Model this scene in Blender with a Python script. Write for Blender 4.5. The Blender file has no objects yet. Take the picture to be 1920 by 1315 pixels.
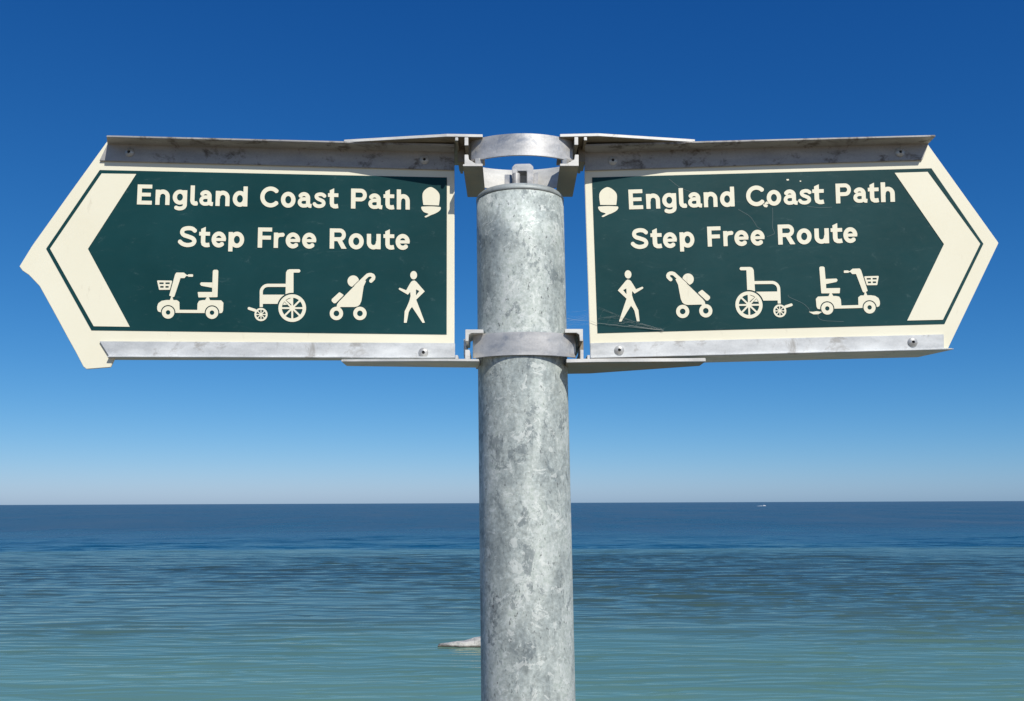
import bpy, bmesh, math, random
import numpy as np
from mathutils import Vector, Matrix

random.seed(7)
rng = np.random.default_rng(11)
R = math.radians
scene = bpy.context.scene
COL = scene.collection

# ------------------------------------------------------------------ camera
W, H, F = 1920.0, 1315.0, 1800.0          # photograph size and focal length in its pixels
CAM_Z = 1.62
PITCH, ROLL = R(9.02), R(0.22)
cam_data = bpy.data.cameras.new("camera")
cam = bpy.data.objects.new("camera", cam_data)
COL.objects.link(cam)
cam_data.sensor_width = 36.0
cam_data.lens = 36.0 * F / W
cam_data.clip_start = 0.05
cam_data.clip_end = 200000.0
CAM_ROT = (Matrix.Rotation(math.pi / 2 + PITCH, 3, 'X') @ Matrix.Rotation(-ROLL, 3, 'Z'))
cam.matrix_world = Matrix.Translation((0, 0, CAM_Z)) @ CAM_ROT.to_4x4()
scene.camera = cam

# ------------------------------------------------------------------ sky, sun, exposure
SUN_EL, SUN_AZ = R(43.5), R(25.0)         # azimuth: to the right of straight behind the camera
to_sun = Vector((math.sin(SUN_AZ) * math.cos(SUN_EL), -math.cos(SUN_AZ) * math.cos(SUN_EL), math.sin(SUN_EL)))
world = bpy.data.worlds.new("World")
scene.world = world
world.use_nodes = True
wn, wl = world.node_tree.nodes, world.node_tree.links
wn.clear()
sky = wn.new("ShaderNodeTexSky")
sky.sky_type = 'NISHITA'
sky.sun_disc = False
sky.sun_elevation = SUN_EL
sky.sun_rotation = math.pi - SUN_AZ       # compass angle from +Y, clockwise
sky.altitude = 0.0
sky.air_density = 0.6
sky.dust_density = 0.42
sky.ozone_density = 10.0
bg = wn.new("ShaderNodeBackground")
bg.inputs["Strength"].default_value = 0.1
wo = wn.new("ShaderNodeOutputWorld")
# the camera's colour response to the sky: one power per channel, the same everywhere
sp_ = wn.new("ShaderNodeSeparateColor"); cb_ = wn.new("ShaderNodeCombineColor")
wl.new(sky.outputs[0], sp_.inputs[0])
for ch_, (g_, k_) in enumerate(((1.75, 2.5), (1.06, 1.05), (0.72, 0.88))):
    a_ = wn.new("ShaderNodeMath"); a_.operation = 'MULTIPLY'; a_.inputs[1].default_value = 0.1
    b_ = wn.new("ShaderNodeMath"); b_.operation = 'POWER'; b_.inputs[1].default_value = g_
    c_ = wn.new("ShaderNodeMath"); c_.operation = 'MULTIPLY'; c_.inputs[1].default_value = 10 * k_
    wl.new(sp_.outputs[ch_], a_.inputs[0]); wl.new(a_.outputs[0], b_.inputs[0]); wl.new(b_.outputs[0], c_.inputs[0]); wl.new(c_.outputs[0], cb_.inputs[ch_])
wl.new(cb_.outputs[0], bg.inputs["Color"])
wl.new(bg.outputs[0], wo.inputs["Surface"])

sun_data = bpy.data.lights.new("sun", 'SUN')
sun_data.energy = 4.55
sun_data.angle = R(0.5)
sun_data.color = (1.0, 0.96, 0.89)
sun = bpy.data.objects.new("sun", sun_data)
COL.objects.link(sun)
sun.rotation_euler = to_sun.to_track_quat('Z', 'Y').to_euler()
sun.location = (3, -5, 8)

vs = scene.view_settings
scene.display_settings.display_device = 'sRGB'
vs.view_transform = 'Standard'
vs.look = 'None'
vs.exposure = 0.0
vs.gamma = 1.0
vs.use_curve_mapping = False

# ------------------------------------------------------------------ helpers
def ray(px, py):
    return CAM_ROT @ Vector(((px - W / 2) / F, (H / 2 - py) / F, -1.0))

def P(px, py, Y):
    """the point of the vertical plane y = Y seen at photo pixel (px, py)"""
    d = ray(px, py)
    return Vector((0, 0, CAM_Z)) + d * (Y / d.y)

def empty(name, loc):
    o = bpy.data.objects.new(name, None)
    o.empty_display_size = 0.05
    o.location = loc
    COL.objects.link(o)
    return o

def tag(o, label=None, cat=None, group=None, kind=None):
    if label: o["label"] = label
    if cat: o["category"] = cat
    if group: o["group"] = group
    if kind: o["kind"] = kind
    return o

def mk(name, verts, faces, mat, parent=None, origin=None, smooth=False, fix=True, bevel=0.0):
    """link a mesh; verts in world space; origin = world location of the top-level thing"""
    me = bpy.data.meshes.new(name)
    org = Vector(origin) if origin is not None else Vector((0, 0, 0))
    me.from_pydata([tuple(Vector(v) - org) for v in verts], [], faces)
    if fix or bevel:
        bm = bmesh.new()
        bm.from_mesh(me)
        bmesh.ops.recalc_face_normals(bm, faces=bm.faces[:])
        if bevel:
            es = [e for e in bm.edges if len(e.link_faces) == 2 and e.calc_face_angle(0) > 0.6]
            bmesh.ops.bevel(bm, geom=es, offset=bevel, segments=2, affect='EDGES', clamp_overlap=True)
        bm.to_mesh(me)
        bm.free()
    if smooth:
        me.polygons.foreach_set("use_smooth", [True] * len(me.polygons))
    me.materials.append(mat)
    o = bpy.data.objects.new(name, me)
    COL.objects.link(o)
    if parent is not None:
        o.parent = parent
    elif origin is not None:
        o.location = org
    return o

class MB:
    """collects solid pieces of one part"""
    def __init__(self): self.v, self.f = [], []
    def add(self, v, f):
        n = len(self.v)
        self.v += [Vector(p) for p in v]
        self.f += [tuple(i + n for i in q) for q in f]
    def loft(self, secs, closed=True, caps=True):
        n = len(secs[0]); v = [p for s in secs for p in s]; f = []
        for k in range(len(secs) - 1):
            for i in range(n if closed else n - 1):
                j = (i + 1) % n
                f.append((k * n + i, k * n + j, (k + 1) * n + j, (k + 1) * n + i))
        if caps:
            f.append(tuple(range(n - 1, -1, -1)))
            f.append(tuple((len(secs) - 1) * n + i for i in range(n)))
        self.add(v, f)
    def ext_y(self, px_poly, y0, y1):
        """profile given as photo pixels on plane y0, pushed straight back to y1"""
        a = [P(x, y, y0) for x, y in px_poly]
        b = [Vector((p.x, y1, p.z)) for p in a]
        self.loft([a, b])
    def tube(self, a, b, r0, r1=None, n=12):
        a, b = Vector(a), Vector(b); r1 = r0 if r1 is None else r1
        d = (b - a).normalized(); u = d.orthogonal().normalized(); w = d.cross(u)
        ring = lambda c, r: [c + (u * math.cos(t) + w * math.sin(t)) * r for t in [2 * math.pi * i / n for i in range(n)]]
        self.loft([ring(a, r0), ring(b, r1)])
    def build(self, name, mat, parent=None, origin=None, **k):
        return mk(name, self.v, self.f, mat, parent, origin, **k)

def lathe(profile, axis_pt, n=64, cap_top=True):
    """profile: (radius, z, cx, cy) rings"""
    v, f = [], []
    for r, z, cx, cy in profile:
        for i in range(n):
            t = 2 * math.pi * i / n
            v.append(Vector((cx + r * math.cos(t), cy + r * math.sin(t), z)))
    for k in range(len(profile) - 1):
        for i in range(n):
            j = (i + 1) % n
            f.append((k * n + i, k * n + j, (k + 1) * n + j, (k + 1) * n + i))
    f.append(tuple(range(n - 1, -1, -1)))
    f.append(tuple((len(profile) - 1) * n + i for i in range(n)))
    return v, f

# ------------------------------------------------------------------ materials
class NT:
    def __init__(self, name):
        self.m = bpy.data.materials.new(name)
        self.m.use_nodes = True
        self.n, self.l = self.m.node_tree.nodes, self.m.node_tree.links
        self.b = self.n["Principled BSDF"]
        self.out = self.n["Material Output"]
    def node(self, t, **kw):
        nd = self.n.new(t)
        for k, v in kw.items():
            if k in nd.inputs.keys() if hasattr(nd.inputs, 'keys') else False: nd.inputs[k].default_value = v
            else: setattr(nd, k, v)
        return nd
    def link(self, a, b): self.l.new(a, b)
    def coord(self, kind="Object", scale=(1, 1, 1)):
        tc = self.n.new("ShaderNodeTexCoord"); mp = self.n.new("ShaderNodeMapping")
        mp.inputs["Scale"].default_value = scale
        self.link(tc.outputs[kind], mp.inputs["Vector"])
        return mp.outputs[0]
    def noise(self, vec, scale, detail=4, rough=0.55, dist=0.0):
        t = self.n.new("ShaderNodeTexNoise")
        t.inputs["Scale"].default_value = scale; t.inputs["Detail"].default_value = detail
        t.inputs["Roughness"].default_value = rough; t.inputs["Distortion"].default_value = dist
        self.link(vec, t.inputs["Vector"])
        return t.outputs["Fac"]
    def ramp(self, fac, stops, interp='LINEAR'):
        r = self.n.new("ShaderNodeValToRGB"); cr = r.color_ramp; cr.interpolation = interp
        while len(cr.elements) < len(stops): cr.elements.new(0.5)
        for e, (p, c) in zip(cr.elements, stops):
            e.position = p; e.color = (c, c, c, 1) if isinstance(c, (int, float)) else (*c, 1)
        self.link(fac, r.inputs[0])
        return r.outputs[0]
    def mix(self, fac, a, b, mode='MIX'):
        m = self.n.new("ShaderNodeMix"); m.data_type = 'RGBA'; m.blend_type = mode
        for s, val in ((m.inputs[0], fac), (m.inputs[6], a), (m.inputs[7], b)):
            if isinstance(val, (int, float)): s.default_value = val
            elif isinstance(val, tuple): s.default_value = (*val, 1) if len(val) == 3 else val
            else: self.link(val, s)
        return m.outputs[2]
    def math(self, op, a, b=0.0, c=0.0, clamp=False):
        m = self.n.new("ShaderNodeMath"); m.operation = op; m.use_clamp = clamp
        for s, val in zip(m.inputs, (a, b, c)):
            if isinstance(val, (int, float)): s.default_value = val
            else: self.link(val, s)
        return m.outputs[0]
    def bump(self, h, strength=0.3, dist=0.001, normal=None):
        b = self.n.new("ShaderNodeBump")
        b.inputs["Strength"].default_value = strength; b.inputs["Distance"].default_value = dist
        self.link(h, b.inputs["Height"])
        if normal is not None: self.link(normal, b.inputs["Normal"])
        self.link(b.outputs[0], self.b.inputs["Normal"])
        return b.outputs[0]
    def set(self, **kw):
        for k, v in kw.items():
            s = self.b.inputs[k.replace("_", " ")]
            if isinstance(v, (int, float)): s.default_value = v
            elif isinstance(v, tuple): s.default_value = (*v, 1)
            else: self.link(v, s)
        return self

def mat_galvanised():
    t = NT("galvanised_steel"); v = t.coord("Object"); vs_ = t.coord("Object", (1, 1, 0.45))
    big = t.noise(vs_, 26, 7, 0.68, 0.5)
    fine = t.noise(v, 240, 5, 0.7)
    vor = t.n.new("ShaderNodeTexVoronoi"); vor.inputs["Scale"].default_value = 150
    t.link(t.mix(0.12, v, t.n.new("ShaderNodeTexCoord").outputs["Object"]), vor.inputs["Vector"])
    base = t.ramp(big, [(0.30, (0.235, 0.27, 0.27)), (0.44, (0.38, 0.425, 0.405)), (0.56, (0.50, 0.545, 0.51)), (0.70, (0.60, 0.645, 0.595))])
    sp = t.ramp(vor.outputs["Color"], [(0.0, 0.42), (1.0, 0.60)])
    c = t.mix(0.7, base, sp, 'OVERLAY')
    c = t.mix(0.6, c, t.ramp(fine, [(0.32, 0.28), (0.68, 0.68)]), 'OVERLAY')
    # dull dark patches
    dk = t.noise(t.coord("Object", (1, 1, 0.6)), 38, 6, 0.72, 0.4)
    dkm = t.ramp(dk, [(0.57, 0.0), (0.60, 0.62)])
    c = t.mix(dkm, c, (0.15, 0.18, 0.19))
    # specks and drips
    spk = t.noise(t.coord("Object", (1, 1, 0.5)), 210, 3, 0.8)
    c = t.mix(t.ramp(spk, [(0.62, 0.0), (0.67, 0.85)]), c, (0.12, 0.13, 0.13))
    wh = t.noise(v, 60, 5, 0.7, 0.8)
    c = t.mix(t.ramp(wh, [(0.575, 0.0), (0.60, 0.5)]), c, (0.76, 0.79, 0.74))
    t.set(Base_Color=c, Metallic=0.2, Roughness=t.ramp(big, [(0.3, 0.52), (0.7, 0.70)]))
    t.bump(t.math('ADD', t.math('MULTIPLY', fine, 0.6), wh), 0.25, 0.0012)
    return t.m

def mat_metal(name, col, dirt=(0.16, 0.14, 0.11), amount=0.5, metallic=0.25, rough=0.5, dscale=45, thr=0.60):
    t = NT(name); v = t.coord("Object", (0.35, 1, 1)); v2 = t.coord("Object")
    n1 = t.noise(v, 60, 5, 0.6); n2 = t.noise(v2, 420, 4, 0.7); n3 = t.noise(v2, dscale, 6, 0.72, 0.5)
    lo = tuple(x * 0.80 for x in col); hi = tuple(min(x * 1.12, 0.9) for x in col)
    c = t.ramp(n1, [(0.32, lo), (0.68, hi)])
    c = t.mix(0.35, c, t.ramp(n2, [(0.3, 0.36), (0.7, 0.62)]), 'OVERLAY')
    c = t.mix(t.ramp(n3, [(thr, 0.0), (thr + 0.1, amount)]), c, dirt)
    t.set(Base_Color=c, Metallic=metallic, Roughness=t.ramp(n1, [(0.3, rough - 0.08), (0.7, rough + 0.12)]))
    t.bump(n2, 0.15, 0.0004)
    return t.m

def mat_cream(name="cream_sign_face"):
    t = NT(name); v = t.coord("Object"); st = t.coord("Object", (1, 1, 0.25))
    n = t.noise(v, 9, 4, 0.5); g = t.noise(st, 70, 6, 0.75)
    c = t.ramp(n, [(0.3, (0.79, 0.745, 0.57)), (0.7, (0.82, 0.785, 0.62))])
    c = t.mix(t.ramp(g, [(0.63, 0.0), (0.74, 0.45)]), c, (0.42, 0.37, 0.27))
    t.set(Base_Color=c, Roughness=0.42)
    t.b.inputs["Specular IOR Level"].default_value = 0.3
    return t.m

def mat_green():
    t = NT("green_sign_face"); v = t.coord("Object"); st = t.coord("Object", (0.4, 1, 1))
    n = t.noise(v, 7, 4, 0.55); s = t.noise(st, 90, 6, 0.8, 1.0); f = t.noise(v, 500, 2, 0.5)
    c = t.ramp(n, [(0.3, (0.0055, 0.040, 0.042)), (0.7, (0.011, 0.057, 0.061))])
    c = t.mix(t.ramp(s, [(0.60, 0.0), (0.78, 0.22)]), c, (0.24, 0.34, 0.34))
    t.set(Base_Color=c, Roughness=t.ramp(s, [(0.3, 0.34), (0.75, 0.5)]))
    t.b.inputs["Specular IOR Level"].default_value = 0.16
    t.bump(f, 0.03, 0.0003)
    return t.m

def mat_plain(name, col, rough=0.6, metallic=0.0, nscale=40, var=0.15, bump=0.0):
    t = NT(name); v = t.coord("Object"); n = t.noise(v, nscale, 5, 0.6)
    t.set(Base_Color=t.ramp(n, [(0.3, tuple(x * (1 - var) for x in col)), (0.7, tuple(min(1, x * (1 + var)) for x in col))]),
          Roughness=rough, Metallic=metallic)
    if bump: t.bump(n, 0.6, bump)
    return t.m

def mat_sea():
    t = NT("sea_water")
    geo = t.n.new("ShaderNodeNewGeometry"); sep = t.n.new("ShaderNodeSeparateXYZ")
    t.link(geo.outputs["Position"], sep.inputs[0])
    def pos(scale):
        mp = t.n.new("ShaderNodeMapping"); mp.inputs["Scale"].default_value = scale
        t.link(geo.outputs["Position"], mp.inputs["Vector"]); return mp.outputs[0]
    y = sep.outputs["Y"]
    patch = t.noise(pos((0.010, 0.030, 0)), 1.0, 5, 0.6)
    patch2 = t.noise(pos((0.03, 0.09, 0)), 1.0, 5, 0.6, 0.5)
    # depth of water: sand shallows, weed, sand bar, then deep water
    yy = t.math('ADD', y, t.math('MULTIPLY', t.math('SUBTRACT', patch2, 0.5), 30.0))
    d = t.math('DIVIDE', yy, 400.0)
    c = t.ramp(d, [(0.09, SEA[0]), (0.145, SEA[1]), (0.19, SEA[2]), (0.30, SEA[3]), (0.40, SEA[4]), (0.455, SEA[5]), (0.468, SEA[6]), (0.9, SEA[6])])
    c = t.mix(t.ramp(patch, [(0.42, 0.0), (0.66, 0.45)]), c, t.mix(1.0, c, (0.55, 0.62, 0.62), 'MULTIPLY'))
    far = t.ramp(t.math('DIVIDE', y, 600.0), [(0.15, 0.0), (0.6, 1.0)])
    # ripples too small for the mesh, and wind-roughened streaks
    w1 = t.noise(pos((1.2, 4.0, 0)), 1.0, 3, 0.6, 0.2)
    w2 = t.noise(pos((0.10, 0.30, 0)), 1.0, 5, 0.7, 0.3)
    w3 = t.noise(pos((0.05, 0.028, 0)), 1.0, 6, 0.75, 0.2)
    w4 = t.noise(pos((0.012, 0.0035, 0)), 1.0, 6, 0.75, 0.2)
    h = t.math('ADD', t.math('MULTIPLY', w1, 0.03), t.math('ADD', t.math('MULTIPLY', w2, t.math('MULTIPLY', far, 1.6)), t.math('MULTIPLY', w3, t.math('MULTIPLY', far, 5.0))))
    streak = t.ramp(t.math('ADD', t.math('MULTIPLY', w3, 0.5), t.math('MULTIPLY', w4, 0.5)), [(0.36, 0.0), (0.64, 1.0)])
    c = t.mix(t.math('MULTIPLY', far, t.math('MULTIPLY', streak, 0.45)), c, (0.03, 0.09, 0.15))
    rough = t.math('ADD', t.math('MULTIPLY', far, 0.14), t.math('ADD', 0.06, t.math('MULTIPLY', t.math('MULTIPLY', far, streak), 0.26)))
    # light scattered up out of the water does not follow the ripples; the mirror of the sky does
    bn = t.bump(h, 0.55, 0.3)
    up = t.n.new("ShaderNodeCombineXYZ"); up.inputs[2].default_value = 1.0
    df = t.n.new("ShaderNodeBsdfDiffuse"); t.link(c, df.inputs["Color"]); t.link(up.outputs[0], df.inputs["Normal"])
    gl = t.n.new("ShaderNodeBsdfAnisotropic"); gl.inputs["Color"].default_value = (SEA_REFL * 0.97, SEA_REFL, SEA_REFL * 0.92, 1)
    t.link(rough, gl.inputs["Roughness"]); t.link(bn, gl.inputs["Normal"])
    fr = t.n.new("ShaderNodeFresnel"); fr.inputs["IOR"].default_value = 1.333; t.link(bn, fr.inputs["Normal"])
    mx = t.n.new("ShaderNodeMixShader")
    t.link(t.math('MULTIPLY', fr.outputs[0], t.math('SUBTRACT', 1.0, t.math('MULTIPLY', far, 0.45))), mx.inputs[0])   # unresolved wave slopes dull the far mirror
    t.link(df.outputs[0], mx.inputs[1]); t.link(gl.outputs[0], mx.inputs[2])
    t.link(mx.outputs[0], t.out.inputs["Surface"])
    return t.m

SEA_REFL = 0.75
SEA = [(0.15, 0.29, 0.225), (0.12, 0.235, 0.185), (0.075, 0.135, 0.11), (0.045, 0.08, 0.072), (0.042, 0.085, 0.08), (0.09, 0.185, 0.18), (0.002, 0.075, 0.15)]

M_GALV = mat_galvanised()
M_CUT = mat_metal("sawn_aluminium", (0.66, 0.65, 0.61), dirt=(0.20, 0.16, 0.10), amount=0.5, metallic=0.15, rough=0.5)
M_ALU = mat_metal("grimy_aluminium", (0.24, 0.205, 0.15), dirt=(0.07, 0.055, 0.035), amount=0.75, metallic=0.15, rough=0.5)
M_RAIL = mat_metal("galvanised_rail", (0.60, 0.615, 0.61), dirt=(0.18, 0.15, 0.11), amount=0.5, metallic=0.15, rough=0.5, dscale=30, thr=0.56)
M_RAILT = mat_metal("dark_galvanised_rail", (0.37, 0.36, 0.345), dirt=(0.07, 0.05, 0.03), amount=0.8, metallic=0.1, rough=0.55, dscale=24, thr=0.53)  # top rails: darker base than the lower rails, heavier brown dirt blotches
M_CAP = mat_metal("dull_zinc_cap", (0.34, 0.37, 0.36), dirt=(0.12, 0.13, 0.13), amount=0.6, metallic=0.2, rough=0.55)
M_BAND = mat_metal("stainless_band", (0.55, 0.54, 0.52), dirt=(0.20, 0.23, 0.28), amount=0.7, metallic=0.4, rough=0.42, dscale=18, thr=0.52)
M_CREAM = mat_cream()
M_GREEN = mat_green()
M_RIVET = mat_metal("rivet_metal", (0.50, 0.50, 0.48), amount=0.5, metallic=0.4, rough=0.4)
M_HOLE = mat_plain("rivet_hole", (0.02, 0.02, 0.02), 0.8)
M_SCR = mat_plain("bare_scratch", (0.12, 0.17, 0.17), 0.6)
M_SEA = mat_sea()
def mat_rock():
    t = NT("pale_limestone"); v = t.coord("Object"); n = t.noise(v, 2.2, 7, 0.7); n2 = t.noise(t.coord("Object", (1, 1, 6)), 3.0, 6, 0.7)
    c = t.ramp(n, [(0.3, (0.40, 0.385, 0.35)), (0.7, (0.62, 0.60, 0.55))])
    c = t.mix(t.ramp(n2, [(0.52, 0.0), (0.62, 0.5)]), c, (0.22, 0.20, 0.17))
    tc = t.n.new("ShaderNodeTexCoord"); sp = t.n.new("ShaderNodeSeparateXYZ"); t.link(tc.outputs["Object"], sp.inputs[0])
    wet = t.ramp(t.math('ADD', sp.outputs["Z"], t.math('MULTIPLY', n, 0.12)), [(0.10, 1.0), (0.20, 0.0)])
    t.set(Base_Color=t.mix(wet, c, (0.045, 0.042, 0.03)), Roughness=0.85)      # wet weed-covered tide line
    t.bump(n, 0.8, 0.25)
    return t.m
M_ROCK = mat_rock()
M_GROUND = mat_plain("clifftop_turf", (0.17, 0.14, 0.085), 0.9, nscale=2.0, var=0.2, bump=0.01)
M_BEACH = mat_plain("beach_sand", (0.36, 0.30, 0.21), 0.95, nscale=0.6, var=0.15, bump=0.03)
M_BOATW = mat_plain("white_gelcoat", (0.8, 0.8, 0.8), 0.3, var=0.04)
M_BOATG = mat_plain("boat_glass", (0.03, 0.04, 0.05), 0.1, var=0.04)
M_FOAM = mat_plain("wake_foam", (0.38, 0.45, 0.50), 0.8, nscale=0.5, var=0.3)
M_WEB = mat_plain("spider_silk", (0.40, 0.41, 0.38), 0.5, var=0.05)

# ------------------------------------------------------------------ sea and land
SEA_Z = -7.0
def build_sea():
    # one sheet: fine rows with real ripples near the shore, coarse rows out to the horizon
    ys = [14.0]
    while ys[-1] < 300: ys.append(ys[-1] + (0.085 * max(1, (ys[-1] / 42.0)) ** 1.3 if ys[-1] > 36 else 0.5))
    g = ys[-1]
    while g < 90000: g *= 1.06; ys.append(g)
    ys = np.array(ys)
    s_in = np.linspace(-1.25, 1.25, 700)
    s_out = np.array([1.35, 1.6, 2.0, 2.8, 4.5, 8.0])
    s = np.concatenate([-s_out[::-1], s_in, s_out])
    Y, S = np.meshgrid(ys, s, indexing='ij')
    X = S * Y
    Z = np.zeros_like(X)
    dy = np.maximum(0.085, 0.085 * (Y / 42.0) ** 1.3)
    def smooth(lx, ly, n=9):
        """slow random field, roughly unit size, features lx by ly metres"""
        q = np.zeros_like(X)
        for _ in range(n):
            a, b_ = rng.normal(0, 1.6 / lx), rng.normal(0, 1.6 / ly)
            q += np.sin(a * X + b_ * Y + rng.uniform(0, 6.28))
        return q / math.sqrt(n / 2)
    # wave trains rolling in to the shore: steeper on the landward face, broken crests
    for lam, steep in ((0.6, 0.05), (0.85, 0.075), (1.15, 0.105), (1.55, 0.085), (2.2, 0.08), (3.1, 0.07), (4.6, 0.06), (6.5, 0.05)):
        for rep_ in range(2):
            l2 = lam * rng.uniform(0.9, 1.12)
            k = 2 * math.pi / l2
            ang = rng.normal(0, 0.07)
            th = k * (X * math.sin(ang) + Y * math.cos(ang)) + 1.9 * smooth(2.6 * lam, 2.2 * lam) + 0.6 * smooth(1.0 * lam, 1.3 * lam)
            env = np.clip(0.55 + 0.6 * smooth(1.9 * lam, 1.4 * lam), 0.03, 1.9)
            fade = np.clip((lam / dy - 2.5) / 3.0, 0, 1)
            Z += steep / k * 0.72 * env * fade * np.sin(th + 0.75 * np.sin(th))
    Z *= np.clip((320 - Y) / 100, 0, 1) * np.clip(0.9 + 0.25 * smooth(60, 25), 0.45, 1.4)
    Z *= np.clip((1.24 - np.abs(S)) / 0.25, 0, 1)
    nr, nc = X.shape
    v = np.stack([X, Y, Z + SEA_Z], -1).reshape(-1, 3)
    i = np.arange(nr * nc).reshape(nr, nc)
    f = np.stack([i[:-1, :-1], i[:-1, 1:], i[1:, 1:], i[1:, :-1]], -1).reshape(-1, 4)
    me = bpy.data.meshes.new("sea")
    me.vertices.add(len(v)); me.vertices.foreach_set("co", v.ravel())
    me.loops.add(f.size); me.loops.foreach_set("vertex_index", f.ravel())
    me.polygons.add(len(f)); me.polygons.foreach_set("loop_start", np.arange(0, f.size, 4))
    me.polygons.foreach_set("loop_total", np.full(len(f), 4))
    me.polygons.foreach_set("use_smooth", np.ones(len(f), bool))
    me.update(calc_edges=True)
    me.materials.append(M_SEA)
    o = bpy.data.objects.new("sea", me); COL.objects.link(o)
    tag(o, "rippled sea, teal in the shallows and deep blue out to the horizon", kind="structure")
build_sea()

b = MB()   # promenade with its seaward edge
x0, x1, y0, y1 = -300, 300, -400, 4.0
prof = [(y0, 0.0), (3.2, 0.0), (3.6, -0.2), (4.4, -6.2), (y0, -6.2)]
b.loft([[Vector((x0, y, z)) for y, z in prof], [Vector((x1, y, z)) for y, z in prof]])
tag(b.build("clifftop_ground", M_GROUND), "dry clifftop turf ending above the beach", kind="structure")
b = MB()
prof = [(3.0, -5.6), (9.0, -6.3), (16.0, -6.95), (30.0, -8.5), (30.0, -9.0), (3.0, -9.0)]
b.loft([[Vector((x0, y, z)) for y, z in prof], [Vector((x1, y, z)) for y, z in prof]])
tag(b.build("beach", M_BEACH), "sandy beach sloping into the shallows below the promenade", kind="structure")

# ------------------------------------------------------------------ 2D print outlines -> meshes
def s_box(x0, y0, x1, y1, r=0.0):
    cx, cy, hx, hy = (x0 + x1) / 2, (y0 + y1) / 2, abs(x1 - x0) / 2 - r, abs(y1 - y0) / 2 - r
    def f(X, Y):
        qx, qy = np.abs(X - cx) - hx, np.abs(Y - cy) - hy
        return np.hypot(np.maximum(qx, 0), np.maximum(qy, 0)) + np.minimum(np.maximum(qx, qy), 0) - r
    return f
def s_circ(cx, cy, r, ry=None):
    if ry is None: return lambda X, Y: np.hypot(X - cx, Y - cy) - r
    return lambda X, Y: (np.hypot((X - cx) / r, (Y - cy) / ry) - 1) * min(r, ry)
def s_poly(pts, r=0.0):
    p = np.array(pts, float)
    def f(X, Y):
        d = np.full(X.shape, 1e18); ins = np.zeros(X.shape, bool)
        for k in range(len(p)):
            a, c = p[k], p[(k + 1) % len(p)]
            ex, ey = c - a; wx, wy = X - a[0], Y - a[1]
            t = np.clip((wx * ex + wy * ey) / (ex * ex + ey * ey + 1e-12), 0, 1)
            d = np.minimum(d, (wx - ex * t) ** 2 + (wy - ey * t) ** 2)
            if a[1] != c[1]:
                cr = ((a[1] > Y) != (c[1] > Y)) & (X < (c[0] - a[0]) * (Y - a[1]) / (c[1] - a[1]) + a[0])
                ins ^= cr
        return np.where(ins, -np.sqrt(d), np.sqrt(d)) - r
    return f
def s_stroke(pts, w, ends='butt'):
    pts = [np.array(q, float) for q in pts]; h = w / 2
    def f(X, Y):
        d = np.full(X.shape, 1e9)
        for a, c in zip(pts[:-1], pts[1:]):
            L = np.hypot(*(c - a)); u = (c - a) / L; m = (a + c) / 2
            lx = (X - m[0]) * u[0] + (Y - m[1]) * u[1]; ly = -(X - m[0]) * u[1] + (Y - m[1]) * u[0]
            d = np.minimum(d, np.maximum(np.abs(lx) - L / 2, np.abs(ly) - h))
        js = pts[1:-1] if ends == 'butt' else pts
        for q in js: d = np.minimum(d, np.hypot(X - q[0], Y - q[1]) - h)
        return d
    return f
def union(*fs): return lambda X, Y: np.minimum.reduce([f(X, Y) for f in fs])
def minus(a, *bs): return lambda X, Y: np.maximum.reduce([a(X, Y)] + [-q(X, Y) for q in bs])
def inter(a, c): return lambda X, Y: np.maximum(a(X, Y), c(X, Y))
def arc(cx, cy, rx, ry, a0, a1, n=22):
    return [(cx + rx * math.cos(R(a0 + (a1 - a0) * k / n)), cy + ry * math.sin(R(a0 + (a1 - a0) * k / n))) for k in range(n + 1)]
def spline(pts, n=7):
    p = [np.array(q, float) for q in pts]; p = [2 * p[0] - p[1]] + p + [2 * p[-1] - p[-2]]; out = []
    for i in range(1, len(p) - 2):
        for k in range(n):
            t = k / n
            out.append(0.5 * (2 * p[i] + (p[i + 1] - p[i - 1]) * t + (2 * p[i - 1] - 5 * p[i] + 4 * p[i + 1] - p[i + 2]) * t * t + (3 * p[i] - p[i - 1] - 3 * p[i + 1] + p[i + 2]) * t ** 3))
    out.append(p[-2])
    return [tuple(q) for q in out]

def contour(fn, bb, step):
    """filled marching squares of fn < 0; full cells are merged along rows"""
    xs = np.arange(bb[0], bb[2] + step, step); ys = np.arange(bb[1], bb[3] + step, step)
    X, Y = np.meshgrid(xs, ys); D = fn(X, Y); I = D < 0
    verts, faces, idx = [], [], {}
    def vid(p):
        k = (round(p[0], 4), round(p[1], 4))
        if k not in idx: idx[k] = len(verts); verts.append(k)
        return idx[k]
    full = I[:-1, :-1] & I[:-1, 1:] & I[1:, 1:] & I[1:, :-1]
    part = (I[:-1, :-1] | I[:-1, 1:] | I[1:, 1:] | I[1:, :-1]) & ~full
    for j in range(full.shape[0]):
        row = full[j]; i = 0
        while i < len(row):
            if row[i]:
                k = i
                while k < len(row) and row[k]: k += 1
                faces.append([vid((xs[i], ys[j])), vid((xs[k], ys[j])), vid((xs[k], ys[j + 1])), vid((xs[i], ys[j + 1]))])
                i = k
            else: i += 1
    for j, i in zip(*np.nonzero(part)):
        cs = [(i, j), (i + 1, j), (i + 1, j + 1), (i, j + 1)]; poly = []
        for k in range(4):
            (ia, ja), (ib, jb) = cs[k], cs[(k + 1) % 4]; da, db = D[ja, ia], D[jb, ib]
            if da < 0: poly.append((xs[ia], ys[ja]))
            if (da < 0) != (db < 0):
                t = da / (da - db); poly.append((xs[ia] + t * (xs[ib] - xs[ia]), ys[ja] + t * (ys[jb] - ys[ja])))
        q = []
        for p in poly:
            n = vid(p)
            if n not in q: q.append(n)
        if len(q) >= 3: faces.append(q)
    return verts, faces

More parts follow.
